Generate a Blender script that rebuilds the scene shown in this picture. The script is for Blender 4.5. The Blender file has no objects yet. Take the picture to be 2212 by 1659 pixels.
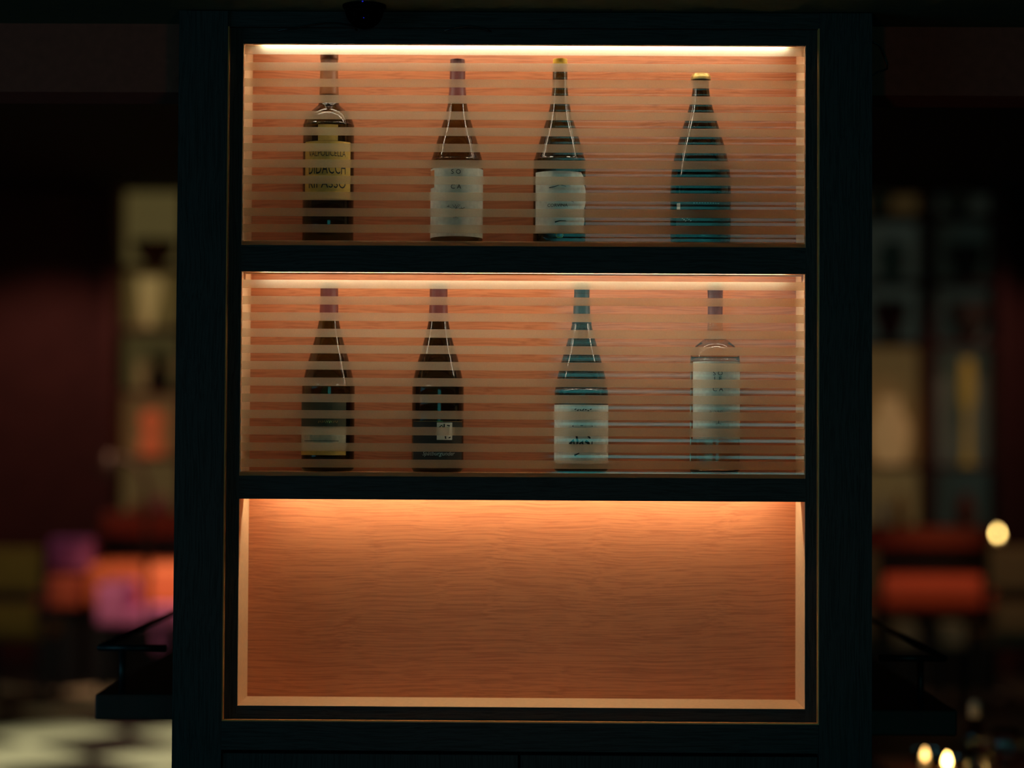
import bpy, bmesh, math, random
from mathutils import Matrix, Vector

# ---------------------------------------------------------------- camera
S = bpy.context.scene
COL = S.collection
F, D, CZ = 4400.0, 3.3, 1.6
CAMROT = (Matrix.Rotation(33 / F, 3, 'Z') @ Matrix.Rotation(math.pi / 2 + 127 / F, 3, 'X')
          @ Matrix.Rotation(0.0055, 3, 'Z'))
cam_d = bpy.data.cameras.new('camera')
cam = bpy.data.objects.new('camera', cam_d)
COL.objects.link(cam)
cam_d.sensor_width = 36.0
cam_d.lens = F / 2212 * 36.0
cam.matrix_world = Matrix.Translation((0, -D, CZ)) @ CAMROT.to_4x4()
cam_d.dof.use_dof = True
cam_d.dof.focus_distance = D
cam_d.dof.aperture_fstop = 1.45
cam_d.clip_end = 100
S.camera = cam

# ---------------------------------------------------------------- world, exposure
w = bpy.data.worlds.new('world')
S.world = w
w.use_nodes = True
w.node_tree.nodes['Background'].inputs[0].default_value = (0.25, 0.6, 0.6, 1)
w.node_tree.nodes['Background'].inputs[1].default_value = 0.0006
S.view_settings.view_transform = 'Standard'
S.view_settings.look = 'None'
S.view_settings.exposure = 0.0
S.view_settings.gamma = 1.0
S.view_settings.use_curve_mapping = False
S.cycles.max_bounces = 12
S.cycles.transparent_max_bounces = 24
S.cycles.transmission_bounces = 10
S.cycles.sample_clamp_indirect = 4.0

# strengths gathered here for tuning
LED = 32.0            # open bottom niche
LED_BACK = 14.5       # slots of the glazed niches
LED_FRONT = 40.0      # strips behind the glass
SHELF_GLOW = 1.0
WINDOW_GLOW = 1.0


def spot(name, loc, target, power, color, size_deg, blend=0.6, radius=0.06):
    l = bpy.data.lights.new(name, 'SPOT')
    l.energy = power
    l.color = color
    l.spot_size = math.radians(size_deg)
    l.spot_blend = blend
    l.shadow_soft_size = radius
    o = bpy.data.objects.new(name, l)
    COL.objects.link(o)
    o.location = loc
    o.rotation_euler = (Vector(target) - Vector(loc)).to_track_quat('-Z', 'Y').to_euler()
    return o


# added spots without visible fixtures, brightening the dining room and bulkhead
spot('added_spot_banquette_left', (-2.5, 8.3, 3.3), (-2.55, 10.05, 0.42), 270, (1.0, 0.52, 0.28), 26, 0.8)
spot('added_spot_corner_left', (-2.2, 8.3, 3.3), (-2.28, 10.05, 0.50), 330, (1.0, 0.68, 0.44), 11, 0.5)
spot('added_spot_banquette_right', (2.75, 9.0, 3.3), (2.75, 10.1, 0.5), 120, (1.0, 0.50, 0.25), 30, 0.8)
spot('added_spot_floor_left', (-2.1, 7.1, 3.3), (-2.1, 7.2, 0.0), 330, (1.0, 0.93, 0.58), 42)
spot('added_spot_table_right', (1.35, 2.7, 2.9), (1.35, 2.7, 0.75), 3.0, (1.0, 0.6, 0.4), 40)
spot('added_spot_bulkhead', (0.0, -1.6, 1.0), (0.0, 0.2, 2.28), 2.0, (1.0, 0.5, 0.3), 80)  # added fill aimed upward from the front, no lamp stands here
spot('added_spot_wall_left', (-3.3, 9.6, 3.3), (-3.5, 11.4, 1.1), 30, (1.0, 0.55, 0.45), 75)  # added wash to lift the dark back wall
spot('added_spot_wall_right', (3.5, 9.6, 3.3), (3.7, 11.4, 1.1), 14, (1.0, 0.55, 0.45), 75)
spot('added_spot_chairs_right', (3.1, 7.6, 3.3), (2.95, 8.95, 0.7), 34, (1.0, 0.68, 0.4), 50)
spot('added_spot_chairs_left', (-3.1, 7.6, 3.3), (-3.05, 8.95, 0.8), 34, (1.0, 0.75, 0.4), 34)


def at(px, py, Y):
    """world point in the plane y = Y seen at photograph pixel (px, py)"""
    d = CAMROT @ Vector(((px - 1106) / F, (829.5 - py) / F, -1))
    return Vector((0, -D, CZ)) + d * ((Y + D) / d.y)


# ---------------------------------------------------------------- materials
def mat(name):
    m = bpy.data.materials.new(name)
    m.use_nodes = True
    nt = m.node_tree
    return m, nt, nt.nodes['Principled BSDF']


def plain(name, col, rough=0.5, metal=0.0, spec=0.5, var=0.12, scale=40, coat=0.0):
    m, nt, b = mat(name)
    n = nt.nodes.new('ShaderNodeTexNoise')
    n.inputs['Scale'].default_value = scale
    tc = nt.nodes.new('ShaderNodeTexCoord')
    nt.links.new(tc.outputs['Object'], n.inputs['Vector'])
    r = nt.nodes.new('ShaderNodeValToRGB')
    r.color_ramp.elements[0].position = 0.3
    r.color_ramp.elements[1].position = 0.7
    r.color_ramp.elements[0].color = tuple(c * (1 - var) for c in col) + (1,)
    r.color_ramp.elements[1].color = tuple(min(1, c * (1 + var)) for c in col) + (1,)
    nt.links.new(n.outputs['Fac'], r.inputs['Fac'])
    nt.links.new(r.outputs['Color'], b.inputs['Base Color'])
    b.inputs['Roughness'].default_value = rough
    b.inputs['Metallic'].default_value = metal
    b.inputs['Specular IOR Level'].default_value = spec
    b.inputs['Coat Weight'].default_value = coat
    return m


def wood(name, c0, c1, axis='X', rough=0.5, spec=0.4, fine=260.0, long=2.2, bump=0.15, dist=1.4):
    m, nt, b = mat(name)
    tc = nt.nodes.new('ShaderNodeTexCoord')
    # slow warp makes the veins wave
    wn = nt.nodes.new('ShaderNodeTexNoise')
    wn.inputs['Scale'].default_value = 4.0
    wn.inputs['Detail'].default_value = 2.0
    nt.links.new(tc.outputs['Object'], wn.inputs['Vector'])
    sub = nt.nodes.new('ShaderNodeVectorMath')
    sub.operation = 'SUBTRACT'
    sub.inputs[1].default_value = (0.5, 0.5, 0.5)
    nt.links.new(wn.outputs['Color'], sub.inputs[0])
    sc = nt.nodes.new('ShaderNodeVectorMath')
    sc.operation = 'SCALE'
    sc.inputs['Scale'].default_value = 0.02 * dist
    nt.links.new(sub.outputs[0], sc.inputs[0])
    ad = nt.nodes.new('ShaderNodeVectorMath')
    nt.links.new(tc.outputs['Object'], ad.inputs[0])
    nt.links.new(sc.outputs[0], ad.inputs[1])
    mp = nt.nodes.new('ShaderNodeMapping')
    mp.inputs['Scale'].default_value = {'X': (long * 3, fine, fine), 'Z': (fine, fine, long * 3)}[axis]
    nt.links.new(ad.outputs[0], mp.inputs['Vector'])
    n = nt.nodes.new('ShaderNodeTexNoise')
    n.inputs['Scale'].default_value = 1.0
    n.inputs['Detail'].default_value = 3.0
    n.inputs['Roughness'].default_value = 0.6
    nt.links.new(mp.outputs[0], n.inputs['Vector'])
    r = nt.nodes.new('ShaderNodeValToRGB')
    r.color_ramp.elements[0].position = 0.36
    r.color_ramp.elements[1].position = 0.56
    r.color_ramp.elements[0].color = c0 + (1,)
    r.color_ramp.elements[1].color = c1 + (1,)
    nt.links.new(n.outputs['Fac'], r.inputs['Fac'])
    nt.links.new(r.outputs['Color'], b.inputs['Base Color'])
    bp = nt.nodes.new('ShaderNodeBump')
    bp.inputs['Strength'].default_value = bump
    bp.inputs['Distance'].default_value = 0.001
    nt.links.new(n.outputs['Fac'], bp.inputs['Height'])
    nt.links.new(bp.outputs[0], b.inputs['Normal'])
    b.inputs['Roughness'].default_value = rough
    b.inputs['Specular IOR Level'].default_value = spec
    return m


def emit(name, col, strength):
    m, nt, b = mat(name)
    b.inputs['Base Color'].default_value = tuple(c * 0.5 for c in col) + (1,)
    b.inputs['Emission Color'].default_value = col + (1,)
    b.inputs['Emission Strength'].default_value = strength
    return m


def bottle_glass(name, col, rough=0.03):
    m, nt, b = mat(name)
    b.inputs['Base Color'].default_value = col + (1,)
    b.inputs['Transmission Weight'].default_value = 1.0
    b.inputs['Roughness'].default_value = rough
    b.inputs['IOR'].default_value = 1.45
    return m


def clear_glass(name, gloss=1.0):
    m, nt, b = mat(name)
    out = nt.nodes['Material Output']
    t = nt.nodes.new('ShaderNodeBsdfTransparent')
    t.inputs['Color'].default_value = (0.97, 0.985, 0.975, 1)
    g = nt.nodes.new('ShaderNodeBsdfGlossy')
    g.inputs['Roughness'].default_value = 0.015
    fr = nt.nodes.new('ShaderNodeFresnel')
    fr.inputs['IOR'].default_value = 1.5
    mx = nt.nodes.new('ShaderNodeMixShader')
    if gloss:
        nt.links.new(fr.outputs[0], mx.inputs[0])
    else:
        mx.inputs[0].default_value = 0.0
    nt.links.new(t.outputs[0], mx.inputs[1])
    nt.links.new(g.outputs[0], mx.inputs[2])
    nt.links.new(mx.outputs[0], out.inputs['Surface'])
    return m


def frosted(name):
    m, nt, b = mat(name)
    out = nt.nodes['Material Output']
    t = nt.nodes.new('ShaderNodeBsdfTransparent')
    t.inputs['Color'].default_value = (0.95, 0.95, 0.93, 1)
    tr = nt.nodes.new('ShaderNodeBsdfTranslucent')
    tr.inputs['Color'].default_value = (0.78, 0.78, 0.60, 1)
    mx = nt.nodes.new('ShaderNodeMixShader')
    n = nt.nodes.new('ShaderNodeTexNoise')
    n.inputs['Scale'].default_value = 900
    tc = nt.nodes.new('ShaderNodeTexCoord')
    nt.links.new(tc.outputs['Object'], n.inputs['Vector'])
    mr = nt.nodes.new('ShaderNodeMapRange')
    mr.inputs['To Min'].default_value = 0.46
    mr.inputs['To Max'].default_value = 0.58
    nt.links.new(n.outputs['Fac'], mr.inputs['Value'])
    nt.links.new(mr.outputs[0], mx.inputs[0])
    nt.links.new(t.outputs[0], mx.inputs[1])
    nt.links.new(tr.outputs[0], mx.inputs[2])
    nt.links.new(mx.outputs[0], out.inputs['Surface'])
    return m


def acrylic(name):
    m, nt, b = mat(name)
    out = nt.nodes['Material Output']
    df = nt.nodes.new('ShaderNodeBsdfDiffuse')
    df.inputs['Color'].default_value = (0.62, 0.36, 0.17, 1)
    tr = nt.nodes.new('ShaderNodeBsdfTranslucent')
    tr.inputs['Color'].default_value = (0.85, 0.55, 0.30, 1)
    mx = nt.nodes.new('ShaderNodeMixShader')
    mx.inputs[0].default_value = 0.5
    nt.links.new(df.outputs[0], mx.inputs[1])
    nt.links.new(tr.outputs[0], mx.inputs[2])
    nt.links.new(mx.outputs[0], out.inputs['Surface'])
    return m


M = dict(
    dark=wood('dark_stained_oak', (0.020, 0.021, 0.022), (0.042, 0.044, 0.046), 'Z', 0.55, 0.25, 420, 4, 0.25),
    darkh=wood('dark_stained_oak_level', (0.020, 0.021, 0.022), (0.042, 0.044, 0.046), 'X', 0.55, 0.25, 420, 4, 0.25),
    niche=wood('warm_oak_veneer', (0.43, 0.135, 0.056), (0.60, 0.215, 0.09), 'X', 0.45, 0.5, 430, 2.4, 0.2),
    liner=plain('pale_oak_lining', (0.85, 0.54, 0.30), 0.5, var=0.06, scale=120),
    lit_edge=plain('lit_edge_orange', (0.80, 0.34, 0.10), 0.4, metal=0.2),  # bright tone in place of light on the reveal edge
    led=emit('led_strip_glow', (1.0, 0.91, 0.64), LED),
    ledb=emit('slot_led_strip_glow', (1.0, 0.92, 0.72), LED_BACK),
    ledf=emit('front_led_strip_glow', (1.0, 0.92, 0.72), LED_FRONT),
    glass=clear_glass('clear_pane'),
    etched=clear_glass('etched_pane', 0.0),
    frost=frosted('frosted_film'),
    acrylic=acrylic('amber_acrylic'),
    black=plain('black_metal', (0.010, 0.011, 0.013), 0.4, spec=0.4),
    cable=plain('black_rubber', (0.006, 0.007, 0.008), 0.3),
    ink=plain('black_ink', (0.012, 0.014, 0.016), 0.6),
    redink=plain('dark_red_ink', (0.20, 0.03, 0.025), 0.6),
    gold=plain('gold_foil', (0.75, 0.45, 0.12), 0.3, metal=0.8),
    paper=plain('white_label_paper', (0.86, 0.86, 0.74), 0.75, scale=160, var=0.08),
    paper_y=plain('yellow_label_paper', (0.72, 0.47, 0.11), 0.75, scale=140, var=0.1),
    paper_o=plain('olive_label_paper', (0.06, 0.065, 0.035), 0.7),
    paper_d=plain('charcoal_label_paper', (0.022, 0.024, 0.02), 0.6),
    paper_r=plain('red_sticker_paper', (0.62, 0.25, 0.10), 0.7),
    silver=plain('silver_ink', (0.6, 0.7, 0.66), 0.4, metal=0.5),
    g_olive=bottle_glass('olive_bottle_glass', (0.11, 0.105, 0.025)),
    g_green=bottle_glass('green_bottle_glass', (0.09, 0.10, 0.028)),
    g_amber=bottle_glass('amber_bottle_glass', (0.17, 0.125, 0.03)),
    g_dark=bottle_glass('near_black_bottle_glass', (0.05, 0.052, 0.018)),
    g_clear=bottle_glass('clear_bottle_glass', (0.86, 0.84, 0.70)),
    cap_red=plain('dark_red_capsule', (0.11, 0.018, 0.015), 0.4),
    cap_or=plain('orange_brown_capsule', (0.22, 0.07, 0.02), 0.4),
    cap_y=plain('yellow_capsule', (0.80, 0.50, 0.02), 0.4),
    cap_bk=plain('black_capsule', (0.02, 0.018, 0.016), 0.4),
    cap_gold=plain('gold_capsule', (0.55, 0.36, 0.10), 0.35, metal=0.5),
)

# ---------------------------------------------------------------- mesh helpers
def link(name, me, material, parent=None, smooth=False):
    o = bpy.data.objects.new(name, me)
    COL.objects.link(o)
    if material is not None:
        me.materials.append(material)
    if smooth:
        for p in me.polygons:
            p.use_smooth = True
    if parent is not None:
        o.parent = parent
        o.matrix_parent_inverse = Matrix.Translation(-parent.location) if parent.type == 'EMPTY' else Matrix()
    return o


def bm_box(bm, x0, x1, y0, y1, z0, z1):
    v = [bm.verts.new(p) for p in ((x0, y0, z0), (x1, y0, z0), (x1, y1, z0), (x0, y1, z0),
                                   (x0, y0, z1), (x1, y0, z1), (x1, y1, z1), (x0, y1, z1))]
    for f in ((3, 2, 1, 0), (4, 5, 6, 7), (0, 1, 5, 4), (1, 2, 6, 5), (2, 3, 7, 6), (3, 0, 4, 7)):
        bm.faces.new([v[i] for i in f])


def finish(bm, name, material, parent=None, smooth=False, bevel=0.0, seg=2):
    if bevel:
        bmesh.ops.bevel(bm, geom=bm.edges[:], offset=bevel, segments=seg, affect='EDGES', profile=0.6)
    bmesh.ops.recalc_face_normals(bm, faces=bm.faces[:])
    me = bpy.data.meshes.new(name)
    bm.to_mesh(me)
    bm.free()
    return link(name, me, material, parent, smooth)


def box(name, x0, x1, y0, y1, z0, z1, material, parent=None, bevel=0.0, seg=2, smooth=False):
    bm = bmesh.new()
    bm_box(bm, x0, x1, y0, y1, z0, z1)
    return finish(bm, name, material, parent, smooth, bevel, seg)


def lathe_bm(bm, prof, cx, cy, cz, n=40, cap=True):
    rings = []
    for r, z in prof:
        rings.append([bm.verts.new((cx + r * math.cos(2 * math.pi * k / n), cy + r * math.sin(2 * math.pi * k / n), cz + z))
                      for k in range(n)])
    for a, b in zip(rings, rings[1:]):
        for k in range(n):
            bm.faces.new((a[k], a[(k + 1) % n], b[(k + 1) % n], b[k]))
    if cap:
        bm.faces.new(rings[0][::-1])
        bm.faces.new(rings[-1])


def lathe(name, prof, c, material, parent=None, n=40, cap=True):
    bm = bmesh.new()
    lathe_bm(bm, prof, c[0], c[1], c[2], n, cap)
    return finish(bm, name, material, parent, True)


def tube(name, pts, r, material, parent=None, n=8):
    bm = bmesh.new()
    pts = [Vector(p) for p in pts]
    rings = []
    for i, p in enumerate(pts):
        t = (pts[min(i + 1, len(pts) - 1)] - pts[max(i - 1, 0)]).normalized()
        u = t.cross(Vector((0, 0, 1)) if abs(t.z) < 0.9 else Vector((1, 0, 0))).normalized()
        v = t.cross(u)
        rings.append([bm.verts.new(p + r * (math.cos(2 * math.pi * k / n) * u + math.sin(2 * math.pi * k / n) * v)) for k in range(n)])
    for a, b in zip(rings, rings[1:]):
        for k in range(n):
            bm.faces.new((a[k], a[(k + 1) % n], b[(k + 1) % n], b[k]))
    bm.faces.new(rings[0][::-1])
    bm.faces.new(rings[-1])
    return finish(bm, name, material, parent, True)


def empty(name, loc, label=None, cat=None, group=None):
    o = bpy.data.objects.new(name, None)
    o.empty_display_size = 0.05
    COL.objects.link(o)
    o.location = loc
    if label:
        tag(o, label, cat, group)
    return o


def tag(o, label, cat, group=None):
    o['label'] = label
    o['category'] = cat
    if group:
        o['group'] = group
    return o


def struct(o, label=None):
    o['kind'] = 'structure'
    if label:
        o['label'] = label
    return o


# ---------------------------------------------------------------- the room
m_floor = plain('dark_floor', (0.03, 0.028, 0.024), 0.5)
m_tile_l = plain('pale_floor_tile', (0.62, 0.60, 0.47), 0.45, scale=12)
m_tile_d = plain('black_floor_tile', (0.016, 0.015, 0.013), 0.4, scale=12)
m_ceil = plain('olive_plaster', (0.045, 0.075, 0.035), 0.9, scale=60)
m_bulk = plain('brown_bulkhead', (0.34, 0.065, 0.04), 0.9, scale=60)
m_back = plain('dark_oxblood_wall', (0.14, 0.040, 0.028), 0.8, scale=6)
m_void = plain('black_plaster', (0.008, 0.009, 0.010), 0.9)

floor = box('floor', -6, 6, -8.2, 11.6, -0.1, -0.012, m_floor)
struct(floor, 'dark floor of the dining room')
pitch = 0.62
bmA = bmesh.new()
h = pitch / 2 * 0.985
bm_box(bmA, -h, h, -h, h, -0.012, 0.0)
tile_me = []
for nm, mm in (('pale', m_tile_l), ('black', m_tile_d)):
    me = bpy.data.meshes.new('floor_tile')
    bmA.to_mesh(me)
    me.materials.append(mm)
    tile_me.append(me)
bmA.free()
ca = math.pi / 4
for i in range(-9, 10):
    for j in range(-9, 10):
        ux, uy = i * pitch, j * pitch
        X = -1.75 + ux * math.cos(ca) - uy * math.sin(ca)
        Y = 7.05 + ux * math.sin(ca) + uy * math.cos(ca)
        if -4.2 < X < 0.2 and 4.2 < Y < 9.8:
            o = bpy.data.objects.new('floor_tile', tile_me[(i + j) % 2])
            COL.objects.link(o)
            o.location = (X, Y, 0)
            o.rotation_euler.z = ca
            o.parent = floor

struct(box('ceiling', -6, 6, -8.2, 0.10, 2.3005, 2.36, m_ceil), 'olive ceiling above the cabinet')
struct(box('wall_upper_left', -6, -0.5685, 0.10, 0.22, 2.185, 3.5, m_bulk), 'brown bulkhead left of the cabinet top')
struct(box('wall_upper_right', 0.556, 6, 0.10, 0.22, 2.185, 3.5, m_bulk), 'brown bulkhead right of the cabinet top')
struct(box('ceiling_dining', -6, 6, 0.22, 11.6, 3.4, 3.5, m_void), 'black ceiling of the dining room')
struct(box('wall_back', -6, 6, 11.4, 11.6, 0, 3.4, m_back), 'dark oxblood back wall of the dining room')
struct(box('wall_left', -6.1, -6, -8.2, 11.6, 0, 3.5, m_void))
struct(box('wall_right', 6, 6.1, -8.2, 11.6, 0, 3.5, m_void))
# front wall behind the viewer with one dusk window
wf = struct(box('wall_front', -6, 6, -8.2, -8.0, 0, 2.3, m_void))
wx0, wx1, wz0, wz1 = 0.15, 2.0, 0.75, 2.25
win = empty('window_1', ((wx0 + wx1) / 2, -7.99, wz0))
win['kind'] = 'structure'
box('window_pane', wx0, wx1, -7.995, -7.985, wz0, wz1, emit('dusk_daylight', (0.08, 0.66, 0.64), 1.9 * WINDOW_GLOW), win)
for a in ((wx0 - .06, wx0, wz0 - .06, wz1), (wx1, wx1 + .06, wz0 - .06, wz1), (wx0, wx1, wz0 - .06, wz0),
          ((wx0 + wx1) / 2 - .02, (wx0 + wx1) / 2 + .02, wz0, wz1)):
    box('window_frame', a[0], a[1], -8.0, -7.95, a[2], a[3], M['black'], win)

added_win = empty('added_window_glow', (-5.98, -3.5, 0.5))  # added unseen window, puts teal light on the cabinet front
added_win['kind'] = 'structure'
box('window_pane', -5.995, -5.985, -6.0, -1.0, 0.55, 2.2, emit('added_teal_light', (0.16, 0.60, 0.80), 1.6), added_win)
for y0_, y1_, z0_, z1_ in ((-6.06, -6.0, .5, 2.26), (-1.0, -0.94, .5, 2.26), (-6.0, -1.0, .5, .55), (-6.0, -1.0, 2.2, 2.26), (-3.53, -3.47, .55, 2.2)):
    box('window_frame', -6.0, -5.95, y0_, y1_, z0_, z1_, M['black'], added_win)

# ---------------------------------------------------------------- the display cabinet
XL, XR = -0.466, 0.4505            # niche opening
OX0, OX1 = -0.568, 0.5555          # outside of the cabinet
IX0, IX1 = -0.4875, 0.4695         # inner edge of the outer frame
FY = -0.016                        # front of outer frame; niche frame lies at y = 0
ND = 0.120                         # niche depth
CD = 0.40                          # cabinet depth
NICHES = [(1.919, 2.2485), (1.5445, 1.8765), (1.173, 1.507)]
cab = empty('display_cabinet', (-0.006, 0.19, 0.0),
            'tall dark-stained wood cabinet with three lit niches for bottles', 'cabinet')
TOPZ = 2.2985
box('side_panel', OX0, OX0 + 0.02, FY, CD, 0, TOPZ, M['dark'], cab)
box('side_panel', OX1 - 0.02, OX1, FY, CD, 0, TOPZ, M['dark'], cab)
box('stile', OX0 + 0.02, IX0 - 0.001, FY, 0.02, 0.06, TOPZ, M['dark'], cab, bevel=0.0008)
box('stile', IX1 + 0.001, OX1 - 0.02, FY, 0.02, 0.06, TOPZ, M['dark'], cab, bevel=0.0008)
box('top_panel', OX0 + 0.02, OX1 - 0.02, 0.02, CD, TOPZ - 0.02, TOPZ, M['dark'], cab)
box('rear_panel', OX0 + 0.02, OX1 - 0.02, CD - 0.012, CD, 0, TOPZ - 0.02, M['dark'], cab)
box('bottom_rail', IX0 - 0.001, IX1 + 0.001, FY, 0.02, 1.1045, 1.1505, M['darkh'], cab, bevel=0.0008)
box('top_rail', IX0 - 0.001, IX1 + 0.001, FY + 0.004, 0.02, 2.2735, TOPZ, M['darkh'], cab)
box('plinth', OX0 + 0.02, OX1 - 0.02, 0.0, 0.02, 0, 0.06, M['darkh'], cab)
# niche frame, set back from the outer frame
box('frame_upright', IX0 - 0.001, XL, 0.0, 0.02, 1.1505, 2.2735, M['dark'], cab)
box('frame_upright', XR, IX1 + 0.001, 0.0, 0.02, 1.1505, 2.2735, M['dark'], cab)
box('shelf_rail', XL, XR, 0.0, 0.010, NICHES[0][1], 2.2735, M['darkh'], cab)
box('shelf_rail', XL, XR, 0.0, 0.010, NICHES[1][1], NICHES[0][0], M['darkh'], cab)
box('shelf_rail', XL, XR, 0.0, 0.02, NICHES[2][1], NICHES[1][0], M['darkh'], cab)
box('shelf_rail', XL, XR, 0.0, 0.02, 1.1505, NICHES[2][0], M['darkh'], cab)
# edges of the frame recess, bright colour stands for light they catch
box('reveal_edge', IX0 - 0.001, IX0 + 0.0008, FY + 0.001, 0.0, 1.1525, 2.2735, M['lit_edge'], cab)
box('reveal_edge', IX1 - 0.0008, IX1 + 0.001, FY + 0.001, 0.0, 1.1525, 2.2735, M['lit_edge'], cab)
box('reveal_edge', IX0 - 0.001, IX1 + 0.001, FY + 0.001, 0.0, 1.1505, 1.1525, M['lit_edge'], cab)
# doors below
for x0, x1 in ((IX0, -0.0115), (-0.0075, IX1)):
    box('door', x0, x1, FY + 0.003, 0.02, 0.07, 1.099, M['dark'], cab, bevel=0.0015)

SLOT = 0.057                        # the light slot begins here
FLOORS = []
for k, (z0, z1) in enumerate(NICHES):
    fl = z0 + (0.0065 if k < 2 else 0.0)
    FLOORS.append(fl)
    box('back_board', XL - 0.01, XR + 0.01, ND, ND + 0.012, z0 - 0.012, z1 + 0.026, M['niche'], cab)
    box('niche_side', XL - 0.012, XL, 0.02, ND, z0 - 0.012, z1 + 0.026, M['liner'], cab)
    box('niche_side', XR, XR + 0.012, 0.02, ND, z0 - 0.012, z1 + 0.026, M['liner'], cab)
    box('niche_lip', XL - 0.0002, XL + 0.0006, 0.001, 0.02, z0, z1, M['liner'], cab)
    box('niche_lip', XR - 0.0006, XR + 0.0002, 0.001, 0.02, z0, z1, M['liner'], cab)
    if k < 2:
        box('acrylic_floor', XL + 0.0006, XR - 0.0006, 0.0015, ND, z0 - 0.0005, fl, M['acrylic'], cab)
        box('niche_floor', XL, XR, 0.02, ND, z0 - 0.012, z0 - 0.0006, M['liner'], cab)
    else:
        box('niche_floor', XL, XR, 0.02, ND, z0 - 0.012, z0 + 0.0006, M['liner'], cab)
        box('niche_lip', XL, XR, 0.001, 0.02, z0 - 0.0002, z0 + 0.0006, M['liner'], cab)
    box('niche_ceiling', XL, XR, 0.02, SLOT, z1, z1 + 0.010, M['liner'], cab)
    if k < 2:
        box('light_slot', XL, XR, 0.010, 0.02, z1 + 0.0062, z1 + 0.0100, M['liner'], cab)
    box('light_slot', XL, XR, SLOT - 0.008, ND, z1 + 0.024, z1 + 0.030, M['liner'], cab)
    if k < 2:
        box('led_strip', XL + 0.03, XR - 0.03, 0.0112, 0.0165, z1 + 0.0030, z1 + 0.0060, M['ledf'], cab)
    box('led_strip', XL + 0.03, XR - 0.03, 0.065, 0.074, z1 + 0.0195, z1 + 0.0235, M['ledb' if k < 2 else 'led'], cab)

# striped glass panels of the two upper niches
PERIOD, FROST_H = 0.02650, 0.0136
for k, first in ((0, 1.9409), (1, 1.5583)):
    z0, z1 = NICHES[k]
    zb, zt = z0 + 0.0005, z1 - 0.0005
    bands = []
    z = first
    while z - PERIOD > zb - FROST_H:
        z -= PERIOD
    while z < zt:
        a, b = max(z, zb), min(z + FROST_H, zt)
        if b - a > 0.002:
            bands.append((a, b))
        z += PERIOD
    # pane: flat where frosted, softly bulging between
    prof = [(0.004, zb)]
    edges = [zb] + [q for ab in bands for q in ab] + [zt]
    for a, b in zip([zb] + [q[1] for q in bands], [q[0] for q in bands] + [zt]):
        if b - a < 0.002:
            continue
        for s in range(9):
            u = s / 8
            prof.append((0.004 - 0.00042 * 4 * u * (1 - u) * min(1, (b - a) / 0.012), a + u * (b - a)))
    prof.append((0.004, zt))
    pr = [prof[0]]
    for q in prof[1:]:
        if q[1] - pr[-1][1] > 1e-6:
            pr.append(q)
    bm = bmesh.new()
    xa, xb = XL + 0.0008, XR - 0.0008
    Lf = [bm.verts.new((xa, y, z)) for y, z in pr]
    Rf = [bm.verts.new((xb, y, z)) for y, z in pr]
    Lb = [bm.verts.new((xa, 0.0130 - y, z)) for y, z in pr]
    Rb = [bm.verts.new((xb, 0.0130 - y, z)) for y, z in pr]
    for i in range(len(pr) - 1):
        zm = (pr[i][1] + pr[i + 1][1]) / 2
        etched = any(a_ < zm < b_ for a_, b_ in bands)
        for f_ in (bm.faces.new((Lf[i], Rf[i], Rf[i + 1], Lf[i + 1])), bm.faces.new((Rb[i], Lb[i], Lb[i + 1], Rb[i + 1]))):
            f_.material_index = 1 if etched else 0
        bm.faces.new((Lf[i], Lf[i + 1], Lb[i + 1], Lb[i]))
        bm.faces.new((Rf[i + 1], Rf[i], Rb[i], Rb[i + 1]))
    bm.faces.new((Lf[0], Lb[0], Rb[0], Rf[0]))
    bm.faces.new((Lf[-1], Rf[-1], Rb[-1], Lb[-1]))
    pane = finish(bm, 'glass_panel', M['glass'], cab, True)
    pane.data.materials.append(M['etched'])
    pane.data.set_sharp_from_angle(angle=math.radians(30))
    for a, b in bands:
        bm = bmesh.new()
        v = [bm.verts.new(p) for p in ((XL + 0.0012, 0.0094, a), (XR - 0.0012, 0.0094, a), (XR - 0.0012, 0.0094, b), (XL + 0.0012, 0.0094, b))]
        bm.faces.new(v)
        finish(bm, 'frosted_band', M['frost'], pane)


# ---------------------------------------------------------------- bottles
BY = 0.072
PX = 0.00075 * (D + BY) / D        # metres per photograph pixel at the bottles


def wrap_patch(name, R, t0, t1, z0, z1, c, material, parent, thick=0.0003, nt=24, nz=8, edge=None):
    bm = bmesh.new()
    g = []
    for lay in (R, R + thick):
        rows = []
        for j in range(nz + 1):
            z = z0 + (z1 - z0) * j / nz
            e0, e1 = (t0, t1) if edge is None else edge(j / nz, t0, t1)
            rows.append([bm.verts.new((c[0] + lay * math.sin(e0 + (e1 - e0) * i / nt), c[1] - lay * math.cos(e0 + (e1 - e0) * i / nt), c[2] + z))
                         for i in range(nt + 1)])
        g.append(rows)
    for j in range(nz):
        for i in range(nt):
            a = g[1]
            bm.faces.new((a[j][i], a[j][i + 1], a[j + 1][i + 1], a[j + 1][i]))
            a = g[0]
            bm.faces.new((a[j][i], a[j + 1][i], a[j + 1][i + 1], a[j][i + 1]))
    for j in range(nz):
        bm.faces.new((g[0][j][0], g[1][j][0], g[1][j + 1][0], g[0][j + 1][0]))
        bm.faces.new((g[0][j][nt], g[0][j + 1][nt], g[1][j + 1][nt], g[1][j][nt]))
    for i in range(nt):
        bm.faces.new((g[0][0][i], g[0][0][i + 1], g[1][0][i + 1], g[1][0][i]))
        bm.faces.new((g[0][nz][i], g[1][nz][i], g[1][nz][i + 1], g[0][nz][i + 1]))
    o = finish(bm, name, material, parent, True)
    o.data.set_sharp_from_angle(angle=math.radians(40))
    return o


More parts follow.
